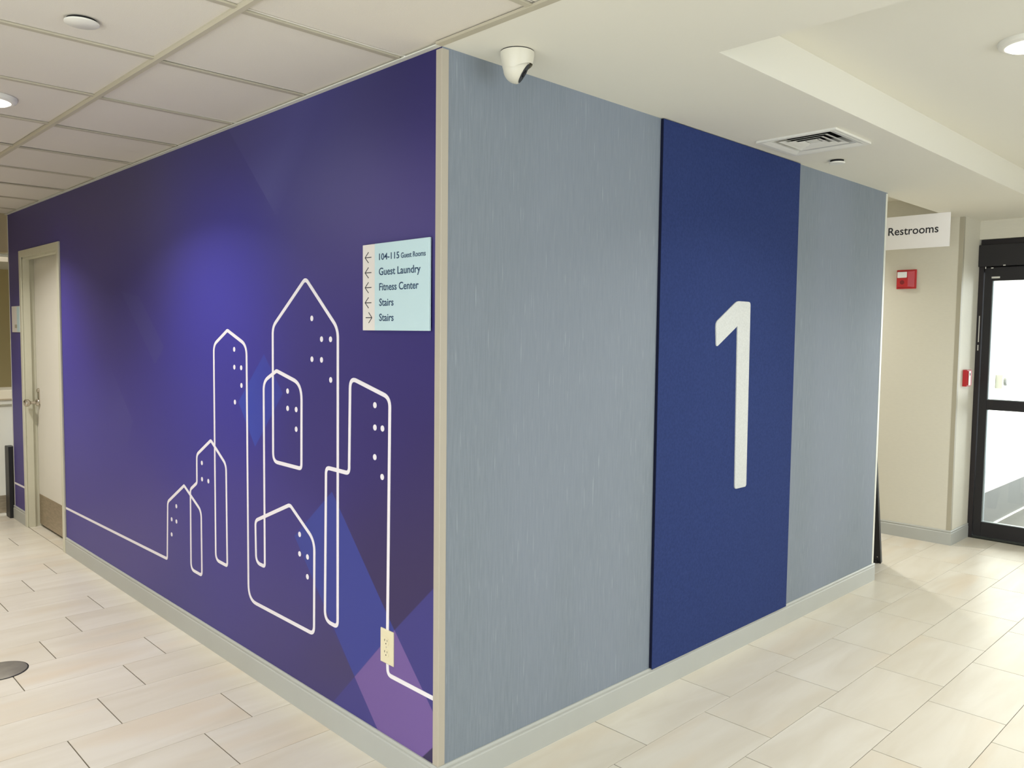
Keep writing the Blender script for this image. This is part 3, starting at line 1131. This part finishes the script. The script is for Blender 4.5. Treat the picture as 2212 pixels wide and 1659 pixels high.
# ------------------------------------------------------------------ blue felt panel with numeral
pn = thing('felt_panel', 'tall dark blue felt panel with a white numeral 1 on the grey wall', 'panel', (0, 1.77, 0.105))
MB().box((0.0002, 1.166, 0.112), (0.0125, 2.372, 2.4375), 0.0008, 1).build('backing', m_pedge, pn)
MB().box((0.0125, 1.168, 0.106), (0.0145, 2.372, 2.4370), 0.0004, 1).build('felt_face', m_panel, pn)
num = [(1.800, 1.708, .012), (1.898, 1.708, .014), (1.9085, 0.813, .012), (1.8025, 0.811, .012), (1.7895, 1.594, .0), (1.619, 1.497, .014), (1.597, 1.502, .014), (1.599, 1.612, .02), (1.776, 1.708, .02)]
num = [(1.777, 1.709, .02), (1.900, 1.709, .018), (1.9095, 0.812, .014), (1.8030, 0.812, .016), (1.7860, 1.592, .0), (1.6060, 1.492, .018), (1.5965, 1.606, .022)]
n = len(num)
outp = []
for i in range(n):
    p, a, c = [Vector(num[j % n][:2]) for j in (i, i - 1, i + 1)]
    r = num[i][2]
    if r <= 0:
        outp.append(p)
        continue
    da, dc = (a - p).normalized(), (c - p).normalized()
    for k in range(7):
        u = k / 6.0
        outp.append((p + da * r) * (1 - u) ** 2 + p * 2 * u * (1 - u) + (p + dc * r) * u * u)
lab(MB().prism([(0.0145, p.x, p.y) for p in outp], (0.005, 0, 0)).build('numeral', m_num, pn), 'white felt numeral 1')


# ------------------------------------------------------------------ ceiling items
def sprinkler(x, y, z, r, label, drop=0.012):
    s = thing('sprinkler_cover', label, 'sprinkler cover', (x, y, z), 'round sprinkler covers on the ceilings')
    MB().lathe([(0.0, 0.0), (r * 0.86, 0.0), (r * 0.86, -drop * 0.6), (0.0, -drop * 0.6)], (x, y, z), (0, 0, 1), 40).build('cup', m_dark, s)
    MB().lathe([(0.0, -drop * 0.6), (r, -drop * 0.6), (r, -drop * 0.9), (r * 0.96, -drop), (0.0, -drop)], (x, y, z), (0, 0, 1), 48).build('cover_plate', m_white, s, smooth=True)
    return s


s1 = sprinkler(-0.615, -0.858, HC + 0.0085, 0.047, 'round white sprinkler cover in the tile ceiling at upper left')
s2 = sprinkler(0.180, 2.430, HC, 0.038, 'small round sprinkler cover on the plaster ceiling beside the air vent', 0.018)


def disc_light(x, y, z, label, power=14.0, group=None):
    s = thing('disc_light', label, 'light', (x, y, z), 'round ceiling disc lights')
    MB().lathe([(0.0, 0.0), (0.100, 0.0), (0.100, -0.006), (0.096, -0.015), (0.086, -0.020), (0.077, -0.020), (0.077, -0.008), (0.0, -0.008)],
               (x, y, z), (0, 0, 1), 48).build('trim_ring', m_white, s, smooth=True)
    MB().lathe([(0.0765, -0.010), (0.0765, -0.0195), (0.068, -0.025), (0.040, -0.030), (0.0, -0.032)], (x, y, z), (0, 0, 1), 40).build('lens', m_lens, s, smooth=True)
    ld = bpy.data.lights.new('disc_lamp', 'AREA')
    ld.shape = 'DISK'
    ld.size = 0.13
    ld.energy = power * 0.9
    ld.color = WARM
    ld.spread = 2.35
    lo = bpy.data.objects.new('disc_lamp', ld)
    C.objects.link(lo)
    lo.parent = s
    lo.location = (0, 0, -0.036)
    return s


disc_light(1.196, 1.676, HC + TD, 'round lit disc light in the raised tray at the right edge', 15)
disc_light(-1.734, -0.870, HC + 0.0085, 'round lit disc light on the tile ceiling at the left edge', 17)
disc_light(-4.30, -0.870, HC + 0.0085, 'lit disc light further down the tiled corridor ceiling', 21)
disc_light(-3.0, -1.50, HC + 0.0085, 'added disc light out of view that brightens the far corridor ceiling', 8)  # extra lamp added out of view to lift the dark far-left ceiling
disc_light(1.25, -2.05, HC + 0.0085, 'lit disc light on the tile ceiling behind the viewpoint', 14)
disc_light(1.85, 3.70, HC + TD, 'lit disc light at the far end of the raised tray', 20)
disc_light(-1.3, 4.25, 2.60, 'lit disc light in the hallway to the restrooms', 20)
disc_light(-7.6, -0.9, 2.25, 'lit disc light in the room beyond the corridor')

# air vent
vt = thing('air_vent', 'square white ceiling air vent with stepped louvres above the blue panel', 'vent', (0.27, 1.98, HC))


def ring(mb, cx, cy, o, i, z0, z1, so=None, si=None):
    """square frustum ring from half-size o at z0 to half-size i at z1, thin"""
    for k in range(4):
        s = [(-1, -1), (1, -1), (1, 1), (-1, 1)]
        a, c = s[k], s[(k + 1) % 4]
        t = 0.0016
        P = [(cx + a[0] * o, cy + a[1] * o, z0), (cx + c[0] * o, cy + c[1] * o, z0), (cx + c[0] * i, cy + c[1] * i, z1), (cx + a[0] * i, cy + a[1] * i, z1)]
        mb.prism(P, (0, 0, t))


mb = MB()
ring(mb, VX, VY, 0.187, 0.165, HC - 0.010, HC - 0.009)
mb.box((VX - 0.186, VY - 0.186, HC - 0.0095), (VX - 0.178, VY + 0.186, HC - 0.0002)); mb.box((VX + 0.178, VY - 0.186, HC - 0.0095), (VX + 0.186, VY + 0.186, HC - 0.0002)); mb.box((VX - 0.178, VY - 0.186, HC - 0.0095), (VX + 0.178, VY - 0.178, HC - 0.0002)); mb.box((VX - 0.178, VY + 0.178, HC - 0.0095), (VX + 0.178, VY + 0.186, HC - 0.0002))
ring(mb, VX, VY, 0.168, 0.141, HC - 0.010, HC - 0.003)
mb.build('frame', m_white, vt)
for h in (0.114, 0.082, 0.052):
    mb = MB()
    ring(mb, VX, VY, h, h - 0.021, HC - 0.004, HC + 0.002)
    mb.build('louvre', m_white, vt)
MB().box((VX - 0.024, VY - 0.024, HC + 0.001), (VX + 0.024, VY + 0.024, HC + 0.004)).build('centre_plate', m_white, vt)
mb = MB()
mb.box((VX - VO, VY - VO, HC + 0.10), (VX + VO, VY + VO, HC + 0.105))
th = MB()
for dx, dy in ((-1, 0), (1, 0), (0, -1), (0, 1)):
    cx_, cy2 = VX + dx * (VO - 0.001), VY + dy * (VO - 0.001)
    ex, ey = (0.0008, VO) if dx else (VO, 0.0008)
    mb.box((cx_ - ex, cy2 - ey, HC + 0.035), (cx_ + ex, cy2 + ey, HC + 0.10))
    th.box((cx_ - ex, cy2 - ey, HC - 0.003), (cx_ + ex, cy2 + ey, HC + 0.035))
mb.build('duct', m_dark, vt)
th.build('throat', m_white, vt)

# turret camera
cx, cyy = 0.133, 0.200
tcm = thing('security_camera', 'white turret security camera on the ceiling above the corner', 'camera', (cx, cyy, HC))
MB().lathe([(0.0, -0.001), (0.0535, -0.001), (0.0535, -0.003), (0.0, -0.003)], (cx, cyy, HC + 0.001), (0, 0, 1), 48).build('gasket', m_dark, tcm)
nrm = Vector((0.62, 0.59, -0.52)).normalized()
# housing: cone whose lower rim is cut slanting down away from the lens
mb = MB()
bm = mb.bm
ns = 56
prof = [(0.0545, -0.003), (0.0545, -0.010), (0.0528, -0.022), (0.0500, -0.036), (0.0468, -0.050), (0.0430, -0.063), (0.0385, -0.074)]
rings = []
dirxy = Vector((nrm.x, nrm.y)).normalized()
for r, h in prof:
    rg = []
    for k in range(ns):
        a = 2 * PI * k / ns
        c_ = math.cos(a) * dirxy.x + math.sin(a) * dirxy.y
        lim = -0.056 + 0.016 * c_
        t = (h + 0.003) / (-0.071)
        hh = -0.003 + t * (lim + 0.003)
        # radius from full profile at hh
        for (ra, ha), (rb, hb) in zip(prof[:-1], prof[1:]):
            if hb <= hh <= ha + 1e-9:
                u = (hh - ha) / (hb - ha)
                rr = ra + (rb - ra) * u
                break
        else:
            rr = prof[-1][0]
        rg.append(bm.verts.new((cx + rr * math.cos(a), cyy + rr * math.sin(a), HC + hh)))
    rings.append(rg)
for A, B in zip(rings[:-1], rings[1:]):
    for k in range(ns):
        bm.faces.new([A[k], A[(k + 1) % ns], B[(k + 1) % ns], B[k]])
bm.faces.new(rings[0])
m_camera = mat('camera_plastic', (216, 212, 196), 0.35)
hs = mb.build('housing', m_camera, tcm, smooth=True)
# ball: sphere cut flat at the lens face
bc = Vector((cx, cyy, HC - 0.0545))
R = 0.0445
cut = 0.55
prof = []
a0 = math.acos(cut)
prof.append((0.0, R * cut))
prof.append((R * math.sin(a0) - 0.003, R * cut))
prof.append((R * math.sin(a0), R * cut - 0.001))
for k in range(1, 25):
    a = a0 + (PI - a0) * k / 24
    prof.append((max(0.0, R * math.sin(a)), R * math.cos(a)))
MB().lathe(prof, bc, nrm, 48).build('ball', m_camera, tcm, smooth=True)
rf = R * math.sin(a0)
MB().lathe([(0.0, 0.0), (rf - 0.005, 0.0), (rf - 0.005, 0.0015), (0.0, 0.0015)], bc + nrm * (R * cut), nrm, 40).build('face_plate', m_blackp, tcm)
MB().lathe([(0.012, 0.0), (0.012, 0.004), (0.010, 0.0045), (0.009, 0.003), (0.0, 0.0035)], bc + nrm * (R * cut + 0.0012), nrm, 30).build('lens', m_black, tcm, smooth=True)

# ------------------------------------------------------------------ Restrooms sign
RSY = 4.60
rg_ = thing('restrooms_sign', 'flat grey-white Restrooms sign hanging across the hallway from the ceiling', 'sign', (-0.2, RSY, 2.20))
MB().box((-0.50, RSY, 2.198), (0.036, RSY + 0.006, 2.4385), 0.0008, 1).build('plate', mat('sign_greyed', (250, 248, 248), 0.45), rg_)
mb = MB()
add_mesh(mb, text_mesh('Restrooms', -0.388, -0.040, 2.303, 0.056), Matrix.Translation((0, RSY, 0)))
lab(mb.build('lettering', m_ink, rg_, fix=False), 'black lettering')

# ------------------------------------------------------------------ fire alarm strobe
AX0, AX1, AZ0, AZ1 = -0.412, -0.267, 1.921, 2.066
AY = 4.87
fa = thing('fire_alarm_strobe', 'red fire alarm horn with clear strobe on the beige wall under the sign', 'alarm', ((AX0 + AX1) / 2, AY, AZ0))
MB().box((AX0, AY - 0.012, AZ0), (AX1, AY - 0.0005, AZ1), 0.004, 2).build('back_plate', m_red, fa)
mb = MB()
F = [(AX0 + 0.010, AZ0 + 0.010), (AX1 - 0.012, AZ0 + 0.010), (AX1 - 0.012, AZ1 - 0.010), (AX0 + 0.010, AZ1 - 0.010)]
G = [(AX0 + 0.016, AZ0 + 0.016), (AX1 - 0.050, AZ0 + 0.016), (AX1 - 0.050, AZ1 - 0.016), (AX0 + 0.016, AZ1 - 0.016)]
va = [mb.bm.verts.new((x, AY - 0.012, z)) for x, z in F]
vb = [mb.bm.verts.new((x, AY - 0.045, z)) for x, z in G]
for k in range(4):
    mb.bm.faces.new([va[k], va[(k + 1) % 4], vb[(k + 1) % 4], vb[k]])
mb.bm.faces.new(vb)
mb.bm.faces.new(va[::-1])
mb.build('horn_body', m_red, fa)
MB().box((AX0 + 0.020, AY - 0.056, AZ0 + 0.082), (AX1 - 0.056, AY - 0.045, AZ1 - 0.018), 0.004, 2).build('strobe_lens', m_clear, fa)
MB().lathe([(0.0, 0.0), (0.016, 0.0), (0.0165, 0.002), (0.0, 0.0022)], ((AX0 + AX1) / 2 - 0.018, AY - 0.045, AZ0 + 0.048), (0, -1, 0), 24).build('horn_grille', mat('dark_red', (130, 18, 26), 0.5), fa)
MB().box((AX1 - 0.050, AY - 0.017, AZ0 + 0.03), (AX1 - 0.046, AY - 0.012, AZ1 - 0.03)).build('side_rib', m_red, fa)

# pull station on the return wall
ps = thing('fire_pull_station', 'red and white fire alarm pull station beside the black glass door', 'alarm', (0.044, 5.08, 1.19))
MB().box((0.0445, 4.99, 1.187), (0.075, 5.09, 1.312), 0.003, 2).build('body', m_red, ps)
mb = MB()
mb.prism([(0.075, 5.000, 1.196), (0.075, 5.082, 1.196), (0.075, 5.082, 1.304), (0.075, 5.000, 1.304)], (0.006, 0, 0))
mb.build('front_plate', m_red, ps)
MB().box((0.081, 5.006, 1.196), (0.0835, 5.046, 1.304), 0.001, 1).build('white_band', m_white, ps)
MB().box((0.0835, 5.022, 1.270), (0.085, 5.032, 1.288)).build('lock', m_dark, ps)

# ------------------------------------------------------------------ black glass door
d2 = bpy.data.objects.new('door_2', None)
C.objects.link(d2)
d2.location = (0.55, 5.27, 0)
struct(d2, 'black framed glass entrance door with a mid rail')
FX0, FX1 = 0.045, 1.13
mb = MB()
mb.box((FX0, 5.262, 0.0), (0.078, 5.36, 2.10), 0.002, 1)
mb.box((FX1 - 0.05, 5.262, 0.0), (FX1, 5.36, 2.10), 0.002, 1)
mb.box((FX0 + 0.002, 5.285, 2.22), (FX1, 5.36, 2.2995), 0.002, 1)
mb.box((FX0 + 0.02, 5.318, 2.055), (FX1 - 0.02, 5.358, 2.225), 0.001, 1)
mb.build('door_frame', m_black2, d2)
MB().box((FX0, 5.235, 2.093), (FX1, 5.345, 2.256), 0.003, 2).build('operator_box', m_black, d2)
MB().box((0.070, 5.268, 0.0), (FX1 - 0.03, 5.34, 0.018), 0.003, 1).build('threshold', mat('threshold_dark', (62, 66, 62), 0.35, metal=0.5), d2)
LX0, LX1 = 0.084, 1.074
leaf = bpy.data.objects.new('door_leaf', None)
C.objects.link(leaf)
leaf.parent = d2
mb = MB()
mb.box((LX0, 5.270, 0.022), (0.137, 5.315, 2.086), 0.0015, 1)
mb.box((LX1 - 0.055, 5.270, 0.022), (LX1, 5.315, 2.086), 0.0015, 1)
mb.box((0.137, 5.270, 0.022), (LX1 - 0.055, 5.315, 0.131), 0.0015, 1)
mb.box((0.137, 5.270, 1.002), (LX1 - 0.055, 5.315, 1.079), 0.0015, 1)
mb.box((0.137, 5.270, 1.985), (LX1 - 0.055, 5.315, 2.086), 0.0015, 1)
mb.build('leaf_frame', m_black, leaf)
for z0, z1 in ((0.131, 1.002), (1.079, 1.985)):
    MB().box((0.137, 5.289, z0), (LX1 - 0.055, 5.295, z1)).build('glass_pane', m_glass, leaf)
    mb = MB()
    mb.box((0.137, 5.276, z0), (0.144, 5.310, z1))
    mb.box((0.144, 5.276, z0), (LX1 - 0.055, 5.310, z0 + 0.005))
    mb.build('glazing_bead', mat('bead', (150, 160, 162), 0.3, metal=0.4), leaf)
lab(MB().box((0.131, 5.2685, 2.003), (0.187, 5.270, 2.017)).build('rating_label', m_alabel, leaf), 'small silver label')
lab(MB().box((0.0600, 5.2605, 1.520), (0.0660, 5.2620, 1.720)).build('frame_label', m_alabel, d2), 'narrow silver label on the frame')
lab(MB().box((0.0580, 5.2605, 1.455), (0.0650, 5.2620, 1.498)).build('frame_label', m_alabel, d2), 'narrow silver label on the frame')
for x, z in ((0.095, 2.086), (0.135, 2.079), (0.215, 2.096)):
    MB().box((x, 5.230, z - 0.010 if x < 0.1 else z - 0.003), (x + (0.006 if x < 0.1 else 0.015), 5.236, z + 0.004)).build('fixing', m_alabel, d2)

# vestibule behind the glass
struct(MB().box((0.044, 5.37, 0.0), (0.052, 9.6, 0.294)).build('baseboard_vestibule', m_wainscot), 'tall grey base of the vestibule wall')
struct(MB().box((0.052, 5.37, 0.0), (0.062, 9.6, 0.012)).build('trim_5', m_guardw))
struct(MB().box((0.044, 5.37, 0.294), (0.047, 9.6, 2.62)).build('wall_vestibule', mat('white_paint', (240, 238, 228), 0.6)))
bx = thing('door_release_box', 'small grey box with a round button on the white wall beyond the glass door', 'switch box', (0.05, 5.9, 1.14))
MB().box((0.0475, 5.812, 1.140), (0.100, 5.925, 1.253), 0.003, 1).build('box', m_greybox, bx)
MB().lathe([(0.0, 0.0), (0.034, 0.0), (0.034, 0.012), (0.028, 0.020), (0.0, 0.022)], (0.100, 5.868, 1.197), (1, 0, 0), 28).build('button', mat('button_grey', (160, 162, 160), 0.3, metal=0.4), bx, smooth=True)

# ------------------------------------------------------------------ leaning black sign behind the far end
ab = thing('black_board', 'black board leaning behind the far end of the grey wall', 'board', (-0.30, 3.98, 0))
MB().prism([(-0.62, 3.978, 0.0), (-0.111, 3.978, 0.0), (-0.028, 3.585, 0.90), (-0.62, 3.585, 0.90)], (0, 0.022, 0.009)).build('board', m_blackp, ab)
MB().box((-0.60, 3.965, 0.0), (-0.13, 3.977, 0.02)).build('foot', m_blackp, ab)
MB().lathe([(0.0, 0.0), (0.004, 0.0), (0.003, 0.002), (0, 0.003)], (-0.128, 3.957, 0.048), (0, -0.92, 0.4), 12).build('rivet', m_chrome, ab)

# ------------------------------------------------------------------ floor cover
dcx, dcy, drr = -2.128, -0.806, 0.108
fd = thing('floor_cover', 'round brushed metal floor cover at the lower left edge', 'floor cover', (dcx, dcy, 0))
MB().lathe([(0.0, -0.003), (drr + 0.004, -0.003), (drr + 0.004, 0.0012), (drr, 0.0016), (0.0, 0.0016)], (dcx, dcy, 0), (0, 0, 1), 60).build('rim', m_dark, fd)
MB().lathe([(0.0, 0.0017), (drr - 0.001, 0.0017), (drr - 0.002, 0.0035), (drr - 0.006, 0.0045), (0.0, 0.0048)], (dcx, dcy, 0), (0, 0, 1), 60).build('lid', m_cover, fd, smooth=True)

# specks of dirt on the floor near the baseboard
bpy.context.view_layer.update()
